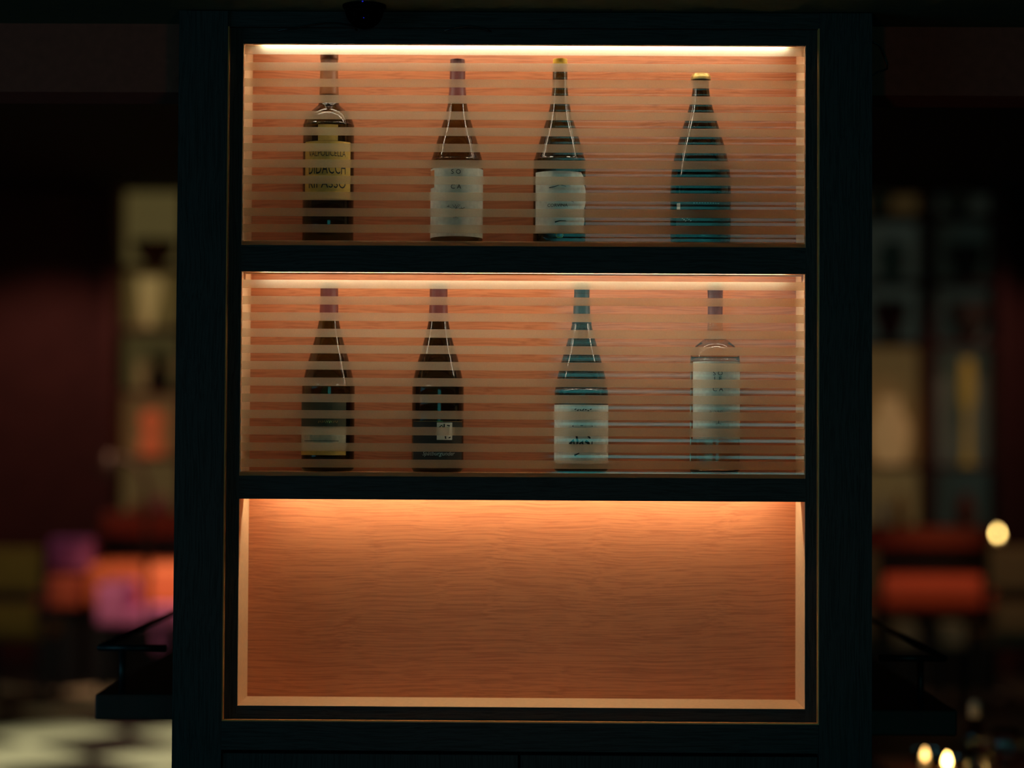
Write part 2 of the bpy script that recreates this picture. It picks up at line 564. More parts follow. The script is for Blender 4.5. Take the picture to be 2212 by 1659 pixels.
def wrap_text(txt, R, x, z, size, c, material, parent, sx=1.0, shear=0.0, width=None):
    """lettering laid on a cylinder of radius R; (x, z) is its centre on the label"""
    cu = bpy.data.curves.new('lettering', 'FONT')
    cu.body = txt
    cu.size = size
    cu.align_x = 'CENTER'
    cu.align_y = 'CENTER'
    cu.shear = shear
    cu.resolution_u = 3
    tmp = bpy.data.objects.new('tmp_text', cu)
    COL.objects.link(tmp)
    bpy.context.view_layer.update()
    me = bpy.data.meshes.new_from_object(tmp.evaluated_get(bpy.context.evaluated_depsgraph_get()))
    bpy.data.objects.remove(tmp)
    bpy.data.curves.remove(cu)
    xs = [v.co.x for v in me.vertices]
    if width:
        sx = width / (max(xs) - min(xs))
    for v in me.vertices:
        t = (x + v.co.x * sx) / R
        zz = z + v.co.y
        v.co = (c[0] + (R + 0.0005) * math.sin(t), c[1] - (R + 0.0005) * math.cos(t), c[2] + zz)
    me.materials.clear()
    me.name = 'lettering'
    return link('lettering', me, material, parent)


def wrap_strokes(name, strokes, R, c, material, parent):
    """flat pen strokes (x, z polylines with a width) laid on a cylinder"""
    bm = bmesh.new()

    def P(x, z):
        t = x / R
        return (c[0] + (R + 0.0006) * math.sin(t), c[1] - (R + 0.0006) * math.cos(t), c[2] + z)
    for pts, w0, w1 in strokes:
        n = len(pts)
        prev = None
        for i, (x, z) in enumerate(pts):
            a = pts[max(i - 1, 0)]
            b = pts[min(i + 1, n - 1)]
            dx, dz = b[0] - a[0], b[1] - a[1]
            l = math.hypot(dx, dz) or 1
            hw = (w0 + (w1 - w0) * i / max(n - 1, 1)) / 2
            cur = (bm.verts.new(P(x - dz / l * hw, z + dx / l * hw)), bm.verts.new(P(x + dz / l * hw, z - dx / l * hw)))
            if prev:
                bm.faces.new((prev[0], prev[1], cur[1], cur[0]))
            prev = cur
    me = bpy.data.meshes.new(name)
    bm.to_mesh(me)
    bm.free()
    o = link(name, me, material, parent)
    o['kind'] = 'stuff'
    return o


def bottle(name, label, px, shelf, base_py, prof_px, glass, cap, cap_py, group):
    """prof_px: (half width px, photograph y) from the base upward"""
    zf = FLOORS[shelf]
    by = min(BY, ND - 0.0015 - max(p_[0] for p_ in prof_px) * PX)
    c = (at(px, base_py, by).x, by, zf + 0.0003)
    b = empty('wine_bottle', c, label, 'bottle', group)
    pts = [(hw * PX, (base_py - y) * PX) for hw, y in prof_px]
    R = max(p[0] for p in pts)
    body = [(R * 0.55, 0.003), (R * 0.80, 0.0), (R * 0.93, 0.0006), (R * 0.985, 0.004)]
    # smooth the outline with a Catmull-Rom pass
    P = pts
    fine = []
    for i in range(len(P) - 1):
        p0, p1, p2, p3 = P[max(i - 1, 0)], P[i], P[i + 1], P[min(i + 2, len(P) - 1)]
        for s in range(4):
            t = s / 4
            fine.append(tuple(0.5 * (2 * p1[q] + (p2[q] - p0[q]) * t + (2 * p0[q] - 5 * p1[q] + 4 * p2[q] - p3[q]) * t * t
                                     + (3 * p1[q] - p0[q] - 3 * p2[q] + p3[q]) * t ** 3) for q in (0, 1)))
    fine.append(P[-1])
    fine = [(min(r, R), z) for r, z in fine]
    lathe('bottle_body', body + fine, c, glass, b, 48)
    # capsule over the neck
    zc0 = (base_py - cap_py) * PX
    top = pts[-1][1]
    rc = [(r, z) for r, z in fine if z >= zc0]
    cp = [(rc[0][0] + 0.0004, zc0)] + [(r + 0.0006, z) for r, z in rc]
    cp += [(cp[-1][0], top + 0.0012), (cp[-1][0] * 0.6, top + 0.0022)]
    lathe('capsule', cp, c, cap, b, 32)
    return b, c, R


def Z(base_py, y):
    return (base_py - y) * PX


G1, G2 = 'bottles in the top niche', 'bottles in the middle niche'
# --- top niche
bp = 530
burg = [(56.5, 524), (56.5, 360), (55.5, 345), (50, 325), (43, 300), (35, 275), (27.5, 250), (21.5, 225), (18, 200), (16.5, 180), (16, 150), (16, 134)]
b, c, R = bottle('wine_bottle', 'round-shouldered dark bottle with tall yellow lettered label, leftmost in top niche', 708, 0, bp,
                 [(55.5, 524), (55.5, 290), (55, 272), (51, 256), (43, 243), (31, 232), (23, 224), (21, 212), (20, 190), (19, 165), (18.5, 140), (18, 128), (19, 124), (19, 114)],
                 M['g_olive'], M['cap_or'], 205, G1)
lb = wrap_patch('label', R, -math.asin(47 / 56), math.asin(50 / 56), Z(bp, 434), Z(bp, 310), c, M['paper_y'], b)
wrap_patch('neck_label', R, -0.32, 0.46, Z(bp, 309.5), Z(bp, 275), c, M['paper_y'], b)
wrap_text('VALPOLICELLA', R, 0.0015, Z(bp, 337), 0.0150, c, M['ink'], lb, width=0.066)
wrap_text('DIDACCH', R, 0.0015, Z(bp, 369), 0.030, c, M['ink'], lb, width=0.066)
wrap_text('RIPASSO', R, 0.0015, Z(bp, 402), 0.023, c, M['ink'], lb, width=0.066)

tree = [([(0, 0), (0.0005, .004), (-.0003, .008), (.0008, .013), (.0004, .018)], .0010, .0007),
        ([(-.004, -.0008), (0, 0.0004), (.0045, -.001)], .0006, .0004),
        ([(.0005, .010), (-.005, .014), (-.011, .018)], .0008, .0003),
        ([(.0006, .012), (.006, .0145), (.011, .015), (.015, .0165)], .0010, .0009),
        ([(.0004, .014), (-.004, .019), (-.006, .0215)], .0006, .0003),
        ([(.0006, .015), (.003, .020), (.005, .022)], .0007, .0003),
        ([(-.011, .018), (-.0145, .0185)], .0007, .0010), ([(-.011, .018), (-.0122, .0215)], .0007, .0003),
        ([(.0004, .018), (-.0008, .0215)], .0006, .0003), ([(.009, .0147), (.0088, .018)], .0006, .0003)]
b, c, R = bottle('wine_bottle', 'slope-shouldered bottle with white tree-drawing label, second from left in top niche', 986, 0, bp, burg[:-1] + [(15, 126)],
                 M['g_amber'], M['cap_red'], 222, G1)
lb = wrap_patch('label', R, -1.5, 1.5, Z(bp, 514), Z(bp, 365), c, M['paper'], b)
wrap_text('S O', R, 0, Z(bp, 376), 0.0105, c, M['ink'], lb)
wrap_text('L E', R, 0, Z(bp, 391), 0.0105, c, M['ink'], lb)
wrap_text('C A', R, 0, Z(bp, 408), 0.0105, c, M['ink'], lb)
wrap_strokes('tree_drawing', [([(x, z + Z(bp, 474)) for x, z in p], a, d) for p, a, d in tree], R, c, M['ink'], lb)
wrap_strokes('tree_blossom', [([(-.006 + .0017 * i, Z(bp, 474) + .013 + .0022 * ((i * 5) % 4)), (-.0053 + .0017 * i, Z(bp, 474) + .0145 + .0022 * ((i * 5) % 4))], .0009, .0004) for i in range(8)], R, c, M['redink'], lb)
wrap_patch('sticker', R + 0.0004, -1.45, -0.98, Z(bp, 407), Z(bp, 369), c, M['paper_r'], b)


bp = 532


def torn(u, t0, t1):
    bump = 0.0
    if 0.42 < u < 0.80:
        bump = 0.24 * math.sin((u - 0.42) / 0.38 * math.pi) ** 0.6
    cut = -0.24 * max(0, (u - 0.86) / 0.14) ** 2
    return t0, t1 + bump + cut + 0.02 * math.sin(u * 37)


b, c, R = bottle('wine_bottle', 'slope-shouldered bottle with yellow cap and ragged-edged white label', 1208, 0, bp,
                 [(57, 524), (57, 360)] + burg[2:-1] + [(14.5, 126)], M['g_green'], M['cap_y'], 137, G1)
lb = wrap_patch('label', R, -1.13, 1.17, Z(bp, 506), Z(bp, 375), c, M['paper'], b, nz=36, edge=torn)
wrap_text('CORVINA', R, -0.004, Z(bp, 449), 0.0075, c, M['ink'], lb, width=0.034)
wrap_strokes('crest_drawing', [([(-.018, Z(bp, 411)), (-.009, Z(bp, 409)), (0, Z(bp, 405)), (.010, Z(bp, 408))], .0016, .0008),
                               ([(-.010, Z(bp, 438)), (0, Z(bp, 436)), (.016, Z(bp, 438)), (.024, Z(bp, 441))], .0016, .0006),
                               ([(-.008, Z(bp, 485)), (.000, Z(bp, 482)), (.010, Z(bp, 482))], .0022, .0008),
                               ([(0, Z(bp, 504)), (0.0006, Z(bp, 494))], .006, .0016)], R, c, M['ink'], lb)
wrap_strokes('horseshoe_mark', [([(-.004, Z(bp, 507)), (-.0058, Z(bp, 513)), (-.004, Z(bp, 517.5)), (.004, Z(bp, 517.5)), (.0058, Z(bp, 513)), (.004, Z(bp, 507))], .0012, .0012)], R, c, M['gold'], b)

bp = 534
b, c, R = bottle('wine_bottle', 'wide dark sparkling wine bottle without capsule, rightmost in top niche', 1513, 0, bp,
                 [(63, 524), (65.5, 505), (65.5, 400), (63.5, 375), (58.5, 345), (51, 315), (42.5, 285), (33, 255), (25, 228), (20, 205), (18, 190), (17.5, 176), (20.5, 172), (21, 165), (18, 160)],
                 M['g_dark'], M['cap_gold'], 172, G1)
lb = wrap_patch('label', R, -1.0, 1.15, Z(bp, 500), Z(bp, 440), c, M['paper_d'], b)
wrap_patch('emblem_patch', R + 0.0004, -0.95, -0.80, Z(bp, 459), Z(bp, 444), c, M['paper'], lb, nt=4, nz=2)
wrap_strokes('small_print', [([(-.016 + .0045 * i, Z(bp, 446)), (-.013 + .0045 * i, Z(bp, 446))], .0011, .0008) for i in range(10)]
             + [([(-.036 + .003 * i, Z(bp, 478 + 3 * (i % 3))), (-.034 + .003 * i, Z(bp, 477 + 3 * (i % 3)))], .002, .001) for i in range(6)], R, c, M['silver'], lb)

# --- middle niche
bp = 1019
burg2 = [(57, 1013), (57, 850), (56, 832), (52, 812), (46, 788), (39.5, 764), (32.5, 740), (26.5, 716), (22.5, 698), (20, 680), (19, 660), (18.5, 640), (18.5, 626), (18, 614)]
b, c, R = bottle('wine_bottle', 'dark bottle with olive and cream label, leftmost in middle niche', 708, 1, bp, burg2, M['g_olive'], M['cap_red'], 694, G2)
wrap_patch('olive_label', R, -1.45, 0.82, Z(bp, 926), Z(bp, 868), c, M['paper_o'], b)
wrap_patch('cream_label', R, -1.45, 0.82, Z(bp, 984), Z(bp, 926.5), c, plain('cream_label_paper', (0.66, 0.60, 0.42), 0.7, scale=140), b)
lb = wrap_patch('gold_band', R + 0.0002, -1.45, 0.82, Z(bp, 984), Z(bp, 972), c, M['paper_y'], b)
wrap_strokes('rule_line', [([(-.042 + .0064 * i, Z(bp, 953.5)) for i in range(11)], .0011, .0009)], R, c, M['ink'], b)
wrap_strokes('small_print', [([(-.012 + .0030 * i, Z(bp, 915 - (i % 2))), (-.0102 + .0030 * i, Z(bp, 910))], .0010, .0006) for i in range(11)], R, c, M['gold'], b)

b, c, R = bottle('wine_bottle', 'dark bottle with charcoal label, white square picture and slanted lettering', 945, 1, bp,
                 [(56, 1013), (56, 850), (55, 834)] + burg2[3:], M['g_dark'], M['cap_red'], 694, G2)
lb = wrap_patch('label', R, -1.22, 1.22, Z(bp, 1003), Z(bp, 909), c, M['paper_d'], b)
wrap_strokes('gold_line', [([(-.0505, Z(bp, 1001)), (-.0505, Z(bp, 911))], .0014, .0014),
                           ([(-.0505 + .0101 * i, Z(bp, 910.5)) for i in range(11)], .0005, .0005)], R, c, M['gold'], lb)
sq = wrap_patch('picture_square', R + 0.0003, 0.01, 0.62, Z(bp, 950), Z(bp, 913), c, M['paper'], lb, nt=8, nz=2)
R2 = R + 0.0004
wrap_strokes('picture_print', [([(.004, Z(bp, 924)), (.008, Z(bp, 919)), (.011, Z(bp, 923))], .0022, .0012),
                               ([(.0125, Z(bp, 916)), (.0125, Z(bp, 926))], .0022, .0022),
                               ([(.017, Z(bp, 919)), (.022, Z(bp, 920))], .0015, .0025),
                               ([(.0155, Z(bp, 934)), (.020, Z(bp, 936))], .0016, .0022),
                               ([(.0145, Z(bp, 942)), (.0150, Z(bp, 948))], .0028, .0016),
                               ([(.020, Z(bp, 946)), (.0235, Z(bp, 944))], .0016, .0026)], R2, c, M['ink'], sq)
wrap_text('Spätburgunder', R, 0.003, Z(bp, 979.5), 0.0095, c, M['silver'], lb, shear=0.35, width=0.056)

bp = 1021
b, c, R = bottle('wine_bottle', 'green slope-shouldered bottle with large white label, third in middle niche', 1255, 1, bp,
                 [(58, 1013), (58, 860), (56.5, 840), (52, 815), (46, 790), (39, 765), (31.5, 740), (25, 716), (20.5, 698), (18, 680), (17, 660), (16, 640), (16, 626), (16, 614)],
                 M['g_green'], M['cap_bk'], 700, G2)
lb = wrap_patch('label', R, -1.5, 1.5, Z(bp, 1001), Z(bp, 875), c, M['paper'], b)
wrap_strokes('small_print', [([(-.012 + .0042 * i, Z(bp, 886 + (i % 2) * 2)), (-.0092 + .0042 * i, Z(bp, 884 + (i % 3) * 2))], .0018, .0012) for i in range(7)]
             + [([(-.016, Z(bp, 921)), (0, Z(bp, 920)), (.018, Z(bp, 921))], .0014, .0010)], R, c, M['ink'], lb)
hz = Z(bp, 955)
wrap_strokes('figure_drawing', [([(-.020, hz - .004), (-.014, hz + .003), (-.012, hz - .006)], .005, .004),
                                ([(-.009, hz + .011), (-.007, hz + .002), (-.008, hz - .007)], .0035, .003),
                                ([(-.004, hz - .004), (.001, hz + .001), (.001, hz - .007)], .004, .0045),
                                ([(.006, hz + .002), (.011, hz - .002), (.011, hz - .007)], .005, .004),
                                ([(.010, hz + .010), (.014, hz + .006)], .003, .0025),
                                ([(.017, hz + .001), (.0165, hz - .006)], .0015, .002),
                                ([(-.012, hz - .022), (-.004, hz - .018)], .003, .0015)], R, c, M['ink'], lb)

bp = 1023
b, c, R = bottle('wine_bottle', 'clear glass bottle with tall white tree-drawing label, rightmost in middle niche', 1544, 1, bp,
                 [(52, 1013), (53.5, 1000), (53.5, 800), (53, 775), (50, 760), (42, 748), (31, 739), (22, 731), (17.5, 720), (16, 700), (15.5, 670), (15.5, 640), (16, 626), (16, 614)],
                 M['g_clear'], M['cap_red'], 692, G2)
lb = wrap_patch('label', R, -1.15, 1.35, Z(bp, 949), Z(bp, 783), c, M['paper'], b)
wrap_text('S O', R, .001, Z(bp, 809), 0.0105, c, M['ink'], lb)
wrap_text('L E', R, .001, Z(bp, 821), 0.0105, c, M['ink'], lb)
wrap_text('C A', R, .001, Z(bp, 843), 0.0105, c, M['ink'], lb)
wrap_strokes('tree_drawing', [([(x * 1.05 + .002, z + Z(bp, 916)) for x, z in p], a, d) for p, a, d in tree], R, c, M['ink'], lb)
wrap_strokes('tree_blossom', [([(-.004 + .0017 * i, Z(bp, 916) + .013 + .0022 * ((i * 5) % 4)), (-.0033 + .0017 * i, Z(bp, 916) + .0145 + .0022 * ((i * 5) % 4))], .0009, .0004) for i in range(8)], R, c, M['redink'], lb)

# ---------------------------------------------------------------- things close to the cabinet
dm = empty('dome_camera', (at(787, 27, -0.05).x, -0.05, 2.3005), 'black dome camera on the ceiling above the cabinet', 'camera')
dc = dm.location
lathe('dome', [(0.031 * math.cos(a * math.pi / 16), -0.006 - 0.032 * math.sin(a * math.pi / 16)) for a in range(8, -1, -1)][1:] + [(0.031, -0.004)],
      dc, plain('black_dome_plastic', (0.001, 0.001, 0.001), 0.9, spec=0.0), dm, 32)
lathe('mounting_ring', [(0.033, -0.006), (0.035, -0.003), (0.035, 0.0)], dc, plain('matt_black_ring', (0.002, 0.002, 0.002), 0.9, spec=0.0), dm, 32)
for dx, dz in ((0.001, -0.0245), (0.0, -0.001)):
    lathe('indicator', [(0.0008, -0.0008), (0.0014, 0.0), (0.0008, 0.0008)], (dc.x + dx, dc.y - 0.036 + (0.012 if dz < -0.02 else 0), dc.z + dz),
          emit('blue_indicator', (0.02, 0.03, 0.9), 0.5), dm, 10)


def cable(pxs, Y, label, r=0.0016):
    o = tube('cable', [at(x, y, Y) for x, y in pxs], r, M['cable'])
    tag(o, label, 'cable')
    return o


cable([(600, 66), (640, 60), (670, 54), (700, 50), (730, 50), (760, 56), (772, 66)], -0.0145, 'black cable arched along the top of the cabinet, left one', 0.0014)
cable([(960, 66), (985, 60), (1005, 57), (1025, 58), (1048, 63), (1062, 68)], -0.0145, 'short black cable arched along the top of the cabinet, middle one', 0.0014)
cable([(1312, -10), (1314, 5), (1319, 16), (1319, 27)], -0.03, 'thin black cable from ceiling to cabinet top, left of two', 0.0014)
cable([(1418, -10), (1418, 5), (1415, 16), (1413, 27)], -0.03, 'thin black cable from ceiling to cabinet top, right of two', 0.0014)
cable([(1880, 88), (1888, 92), (1898, 96), (1906, 108), (1911, 124), (1917, 140), (1917, 149), (1908, 152), (1896, 155), (1890, 160), (1878, 168)], 0.095,
      'black cable coiling out beside the top right of cabinet', 0.0014)

m_console = plain('dark_brown_leather', (0.085, 0.020, 0.013), 0.6)
CY0, CY1 = 0.30, 1.25


def console(side):
    if side < 0:
        x0, x1, zt, zb, bar = at(205, 1500, CY0).x, OX0 - 0.0005, at(300, 1500, CY0).z, at(300, 1556, CY0).z, 1399
        px_out, px_in, pxp, lab = 216, 358, 265, 'dark brown bracketed side counter with black rail, left of cabinet'
    else:
        x0, x1, zt, zb, bar = OX1 + 0.0005, at(2068, 1540, CY0).x, at(1990, 1534, CY0).z, at(1990, 1590, CY0).z, 1422
        px_out, px_in, pxp, lab = 2040, 1897, 1988, 'dark brown bracketed side counter with black rail, right of cabinet'
    e = box('side_counter', x0, x1, CY0, CY1, zb, zt, m_console, cab, bevel=0.004)
    e['label'] = lab
    r = 0.0062
    a = at(px_out, bar, CY0 + 0.01)
    i = at(px_in, bar, CY0 + 0.01)
    tube('rail_bar', [(a.x, a.y, a.z), (i.x, a.y, a.z)], r, M['black'], e, 10)
    tube('rail_bar', [(a.x, a.y, a.z), (a.x, CY1 - 0.02, a.z)], r, M['black'], e, 10)
    p = at(pxp, bar, CY0 + 0.01)
    tube('rail_post', [(p.x, a.y, zt - 0.003), (p.x, a.y, a.z)], r, M['black'], e, 10)
    tube('rail_post', [(a.x, CY1 - 0.02, zt - 0.003), (a.x, CY1 - 0.02, a.z)], r, M['black'], e, 10)


console(-1)
console(1)

# ---------------------------------------------------------------- table with candle, lower right
m_ttop = plain('dark_red_tabletop', (0.16, 0.03, 0.03), 0.35, scale=8)
TY = 2.07
tz = 0.72
t = empty('dining_table', (1.42, TY, 0), 'dark red table with candles at the lower right', 'table')
box('tabletop', 0.98, 1.90, TY - 0.42, TY + 0.42, tz - 0.035, tz, m_ttop, t, bevel=0.006)
for x in (1.02, 1.86):
    for y in (TY - 0.38, TY + 0.38):
        box('leg', x - 0.02, x + 0.02, y - 0.02, y + 0.02, 0, tz - 0.036, M['black'], t)
m_flame = emit('candle_flame', (1.0, 0.62, 0.16), 30.0)
m_flame2 = emit('small_candle_flame', (1.0, 0.55, 0.16), 7.0)
m_wax = plain('candle_wax', (0.8, 0.7, 0.5), 0.5)
m_thin = clear_glass('thin_glass')
m_tum = bottle_glass('table_glass', (0.95, 0.93, 0.9), 0.02)


def candle(x, y, z, label, flame, r=0.016, hh=0.02, holder=0.035, group='candles in glass holders'):
    e = empty('candle', (x, y, z), label, 'candle', group)
    lathe('wax', [(r * 0.9, 0.0005), (r, 0.002), (r, hh), (r * 0.8, hh + 0.001)], (x, y, z), m_wax, e, 16)
    lathe('flame', [(0.0015, hh + 0.001), (r * 0.62, hh + r * 0.8), (r * 0.5, hh + r * 1.4), (0.001, hh + r * 2.4)], (x, y, z), flame, e, 14)
    n = lathe('holder', [(r * 1.2, 0.0003), (holder * 0.8, 0.004), (holder * 0.9, hh + 0.03)], (x, y, z), m_thin, e, 20, cap=False)
    return e


cY = TY + 0.10
p = at(2046, 1634, cY)
candle(p.x, cY, tz + 0.0005, 'brightest candle on the dark red table', m_flame)
p = at(1998, 1640, cY + 0.12)
candle(p.x, cY + 0.12, tz + 0.0005, 'dimmer candle beside the bright one on the table', m_flame2, r=0.014)


def wineglass(px, label, prof, Y):
    x = at(px, 1600, Y).x
    e = lathe('wine_glass', prof, (x, Y, tz + 0.0005), m_tum, None, 24)
    tag(e, label, 'glass', 'glasses on the dark red table')
    return e


wineglass(2172, 'round-bowled wine glass on the dark red table', [(0.033, 0), (0.034, 0.002), (0.006, 0.006), (0.004, 0.012), (0.004, 0.035), (0.02, 0.045), (0.040, 0.065), (0.044, 0.085), (0.040, 0.115), (0.036, 0.135), (0.034, 0.134), (0.038, 0.112), (0.042, 0.085), (0.038, 0.066), (0.016, 0.048)], TY)
wineglass(2112, 'small tumbler on the dark red table beside the candle', [(0.026, 0), (0.028, 0.003), (0.032, 0.075), (0.030, 0.075), (0.026, 0.010)], TY + 0.05)
sx = at(2106, 1500, TY + 0.3).x
sb = empty('water_bottle', (sx, TY + 0.3, tz), 'slim glass bottle with pale cap on the dark red table', 'bottle')
lathe('bottle_body', [(0.026, 0.0005), (0.030, 0.004), (0.030, 0.085), (0.024, 0.105), (0.014, 0.12), (0.013, 0.128)], (sx, TY + 0.3, tz), m_tum, sb, 24)
lathe('stopper', [(0.012, 0.128), (0.016, 0.130), (0.017, 0.165), (0.012, 0.175)], (sx, TY + 0.3, tz), plain('pale_stopper', (0.75, 0.62, 0.5), 0.4), sb, 24)

# ---------------------------------------------------------------- dining room at the back
def rect(x0, y0, x1, y1, Y):
    a, b = at(x0, y0, Y), at(x1, y1, Y)
    return a.x, b.x, b.z, a.z       # x0, x1, z0, z1


SY0, SY1 = 11.05, 11.40


def shelf_unit(px0, px1, posts, levels, panels, label):
    """open display shelving against the back wall; panels: glow per cell"""
    X0, X1, Zb, Zt = rect(px0, 285, px1, 1108, SY0)
    e = empty('display_shelf', ((X0 + X1) / 2, SY1 - 0.1, Zb), label, 'shelf')
    xs = [at(p_, 700, SY0).x for p_ in posts]
    for x in xs:
        box('upright', x - 0.035, x + 0.035, SY0, SY1 - 0.03, 0.0, Zt, m_back, e)
    box('top_board', xs[0] - 0.035, xs[-1] + 0.035, SY0, SY1 - 0.03, Zt, Zt + 0.03, m_back, e)
    zs = [at(px0, l, SY0).z for l in levels]
    for z in zs:
        for xa, xb in zip(xs, xs[1:]):
            box('shelf_board', xa + 0.035, xb - 0.035, SY0 + 0.01, SY1 - 0.03, z - 0.035, z, m_back, e)
    zz = [Zt] + zs
    for ci, (xa, xb) in enumerate(zip(xs, xs[1:])):
        for ri in range(len(zz) - 1):
            col, st = panels[ci][ri]
            if st > 0:
                box('backlit_panel', xa + 0.035, xb - 0.035, SY1 - 0.03, SY1 - 0.005, zz[ri + 1], zz[ri] - (0.035 if ri else 0),
                    emit('backlit_panel_glow', col, st * SHELF_GLOW), e)
    return zs


ol = (1.0, 0.74, 0.24)
ol2 = (1.0, 0.60, 0.20)
zsL = shelf_unit(240, 560, (238, 400, 560), (572, 706, 842, 985, 1108),
                 [[(ol, .060), (ol, .042), (ol, .036), (ol2, .050), (ol2, .055)], [(ol, .085)] + [(ol, .06)] * 4],
                 'backlit shelf unit on the back wall, left of cabinet')
gr = (0.75, 0.85, 0.62)
zsR = shelf_unit(1700, 2170, (1700, 1850, 2012, 2168), (458, 602, 735, 1003, 1136),
                 [[(gr, .01)] * 5,
                  [(ol2, .022), (gr, .014), (gr, .016), (ol2, .050), (ol2, .060)],
                  [(gr, .009), (gr, .005), (gr, .010), (gr, .012), (gr, .010)]],
                 'dim shelf unit on the back wall, right of cabinet')


def pot(name, px, py0, py1, hw_px, shape, material, label, cat, Y=SY0 + 0.13, group='ornaments on the back shelves', zbase=None):
    """turned object standing at pixel column px between py1 (base) and py0 (top)"""
    a, b = at(px, py1, Y), at(px, py0, Y)
    z = a.z if zbase is None else zbase + 0.001
    hh = b.z - z
    k = (D + Y) / F
    o = lathe(name, [(max(0.002, r * hw_px * k), t_ * hh) for r, t_ in shape], (a.x, Y, z), material, None, 24)
    return tag(o, label, cat, group)


VASE = [(.5, 0), (.7, .05), (1, .4), (.95, .6), (.5, .85), (.55, 1)]
CONE = [(.25, 0), (.35, .1), (.8, .6), (1, .95), (.9, 1)]
BOWL = [(.3, 0), (.45, .08), (.9, .6), (1, 1), (.9, .98)]
BOTT = [(.9, 0), (1, .05), (1, .55), (.5, .75), (.35, 1)]
FIG = [(.8, 0), (1, .15), (.8, .4), (.55, .52), (.9, .7), (1, .85), (.5, 1)]
BALL = [(.3, 0), (.75, .15), (1, .5), (.75, .85), (.3, 1)]
pot('bowl', 335, 520, 572, 50, BOWL, plain('copper_bowl', (.30, .12, .04), .4, metal=.3), 'copper bowl on top left back shelf', 'bowl', zbase=zsL[0])
pot('vase', 322, 600, 706, 26, CONE, emit('added_glow_yellow', (1.0, .66, .22), .20), 'cone-shaped yellow vase with added glow on left back shelf', 'vase', zbase=zsL[1])  # glow put into the vase material
pl_ = empty('potted_plant', (at(342, 842, SY0 + .13).x, SY0 + .13, zsL[2]), 'dark green potted plant on left back shelf', 'plant', 'ornaments on the back shelves')
lathe('pot', [(.07, 0.001), (.09, .12), (.095, .13)], pl_.location, plain('dark_pot', (.02, .018, .015), .6), pl_, 20)
bm = bmesh.new()
random.seed(4)
for i in range(60):
    a, e_ = random.uniform(0, 6.28), random.uniform(0.1, 1.3)
    l = random.uniform(.10, .20)
    d = Vector((math.cos(a) * math.cos(e_), math.sin(a) * math.cos(e_) * .7, math.sin(e_)))
    s = d.cross(Vector((0, 0, 1))).normalized() * .02
    o0 = Vector(pl_.location) + Vector((0, 0, .13))
    v = [bm.verts.new(q) for q in (o0, o0 + d * l * .5 + s, o0 + d * l, o0 + d * l * .5 - s)]
    bm.faces.new(v)
finish(bm, 'foliage', plain('dark_leaf', (.03, .05, .015), .6), pl_)
m_red = emit('added_glow_red', (0.95, .17, .05), .24)  # glow put into the figurine's material
pot('figurine', 327, 886, 985, 26, FIG, m_red, 'red figurine with added glow on left back shelf', 'figurine', zbase=zsL[3])
pot('cup', 298, 1080, 1108, 14, BOTT, plain('orange_cup', (.5, .18, .06), .4), 'small orange cup on left bottom back shelf', 'cup', zbase=zsL[4])
pot('cup', 347, 1066, 1108, 20, BOTT, plain('pink_cup', (.65, .18, .18), .4), 'pink cup on left bottom back shelf', 'cup', zbase=zsL[4])
# right shelf unit
m_dim = plain('dull_clay', (.12, .09, .06), .7)
pot('vase', 1898, 330, 458, 32, VASE, plain('sand_vase', (.5, .36, .2), .6), 'sand-coloured vase on top right back shelf', 'vase', zbase=zsR[0])
pot('globe_vase', 2068, 345, 458, 34, BALL, plain('brown_globe', (.4, .27, .16), .6), 'brown round vase on top right back shelf', 'vase', zbase=zsR[0])
pot('globe_vase', 1926, 520, 602, 32, BALL, plain('grey_globe', (.5, .5, .35), .6), 'pale grey round vase on right back shelf', 'vase', zbase=zsR[1])
pot('bowl', 2085, 530, 602, 40, BOWL, m_dim, 'dull dark bowl on right back shelf, upper', 'bowl', zbase=zsR[1])
pot('bowl', 1922, 650, 735, 38, BOWL, plain('dull_red_bowl', (.30, .05, .04), .6), 'dull red bowl on right back shelf', 'bowl', zbase=zsR[2])
pot('bowl', 2092, 655, 735, 44, BOWL, m_dim, 'dull dark bowl on right back shelf, lower', 'bowl', zbase=zsR[2])
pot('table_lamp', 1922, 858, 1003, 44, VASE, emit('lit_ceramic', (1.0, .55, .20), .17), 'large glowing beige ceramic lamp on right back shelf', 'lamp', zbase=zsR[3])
pot('vase', 2090, 775, 1003, 16, [(1, 0), (.5, .08), (.35, .5), (.9, .60), (1, .75), (.8, 1)], emit('added_glow_amber', (1.0, .55, .08), .10), 'tall slim amber vase on right back shelf', 'vase', zbase=zsR[3])  # amber brightness put in as emission
pot('bottle', 1945, 1062, 1136, 14, BOTT, plain('orange_bottle', (.6, .25, .06), .4), 'orange bottle on right bottom back shelf', 'bottle', zbase=zsR[4])
pot('bottle', 1905, 1070, 1136, 12, BOTT, plain('pale_bottle', (.6, .6, .5), .4), 'pale bottle on right bottom back shelf', 'bottle', zbase=zsR[4])
pot('vase', 2085, 1066, 1136, 22, VASE, plain('brick_red_vase', (.45, .12, .06), .5), 'brick red vase on right bottom back shelf', 'vase', zbase=zsR[4])

# banquettes
m_seat = plain('orange_red_upholstery', (0.62, 0.16, 0.06), 0.7, scale=20)
m_seat2 = plain('red_upholstery', (0.50, 0.07, 0.025), 0.7, scale=20)
m_bkred = plain('brick_red_leather', (0.36, 0.075, 0.03), 0.6, scale=20)


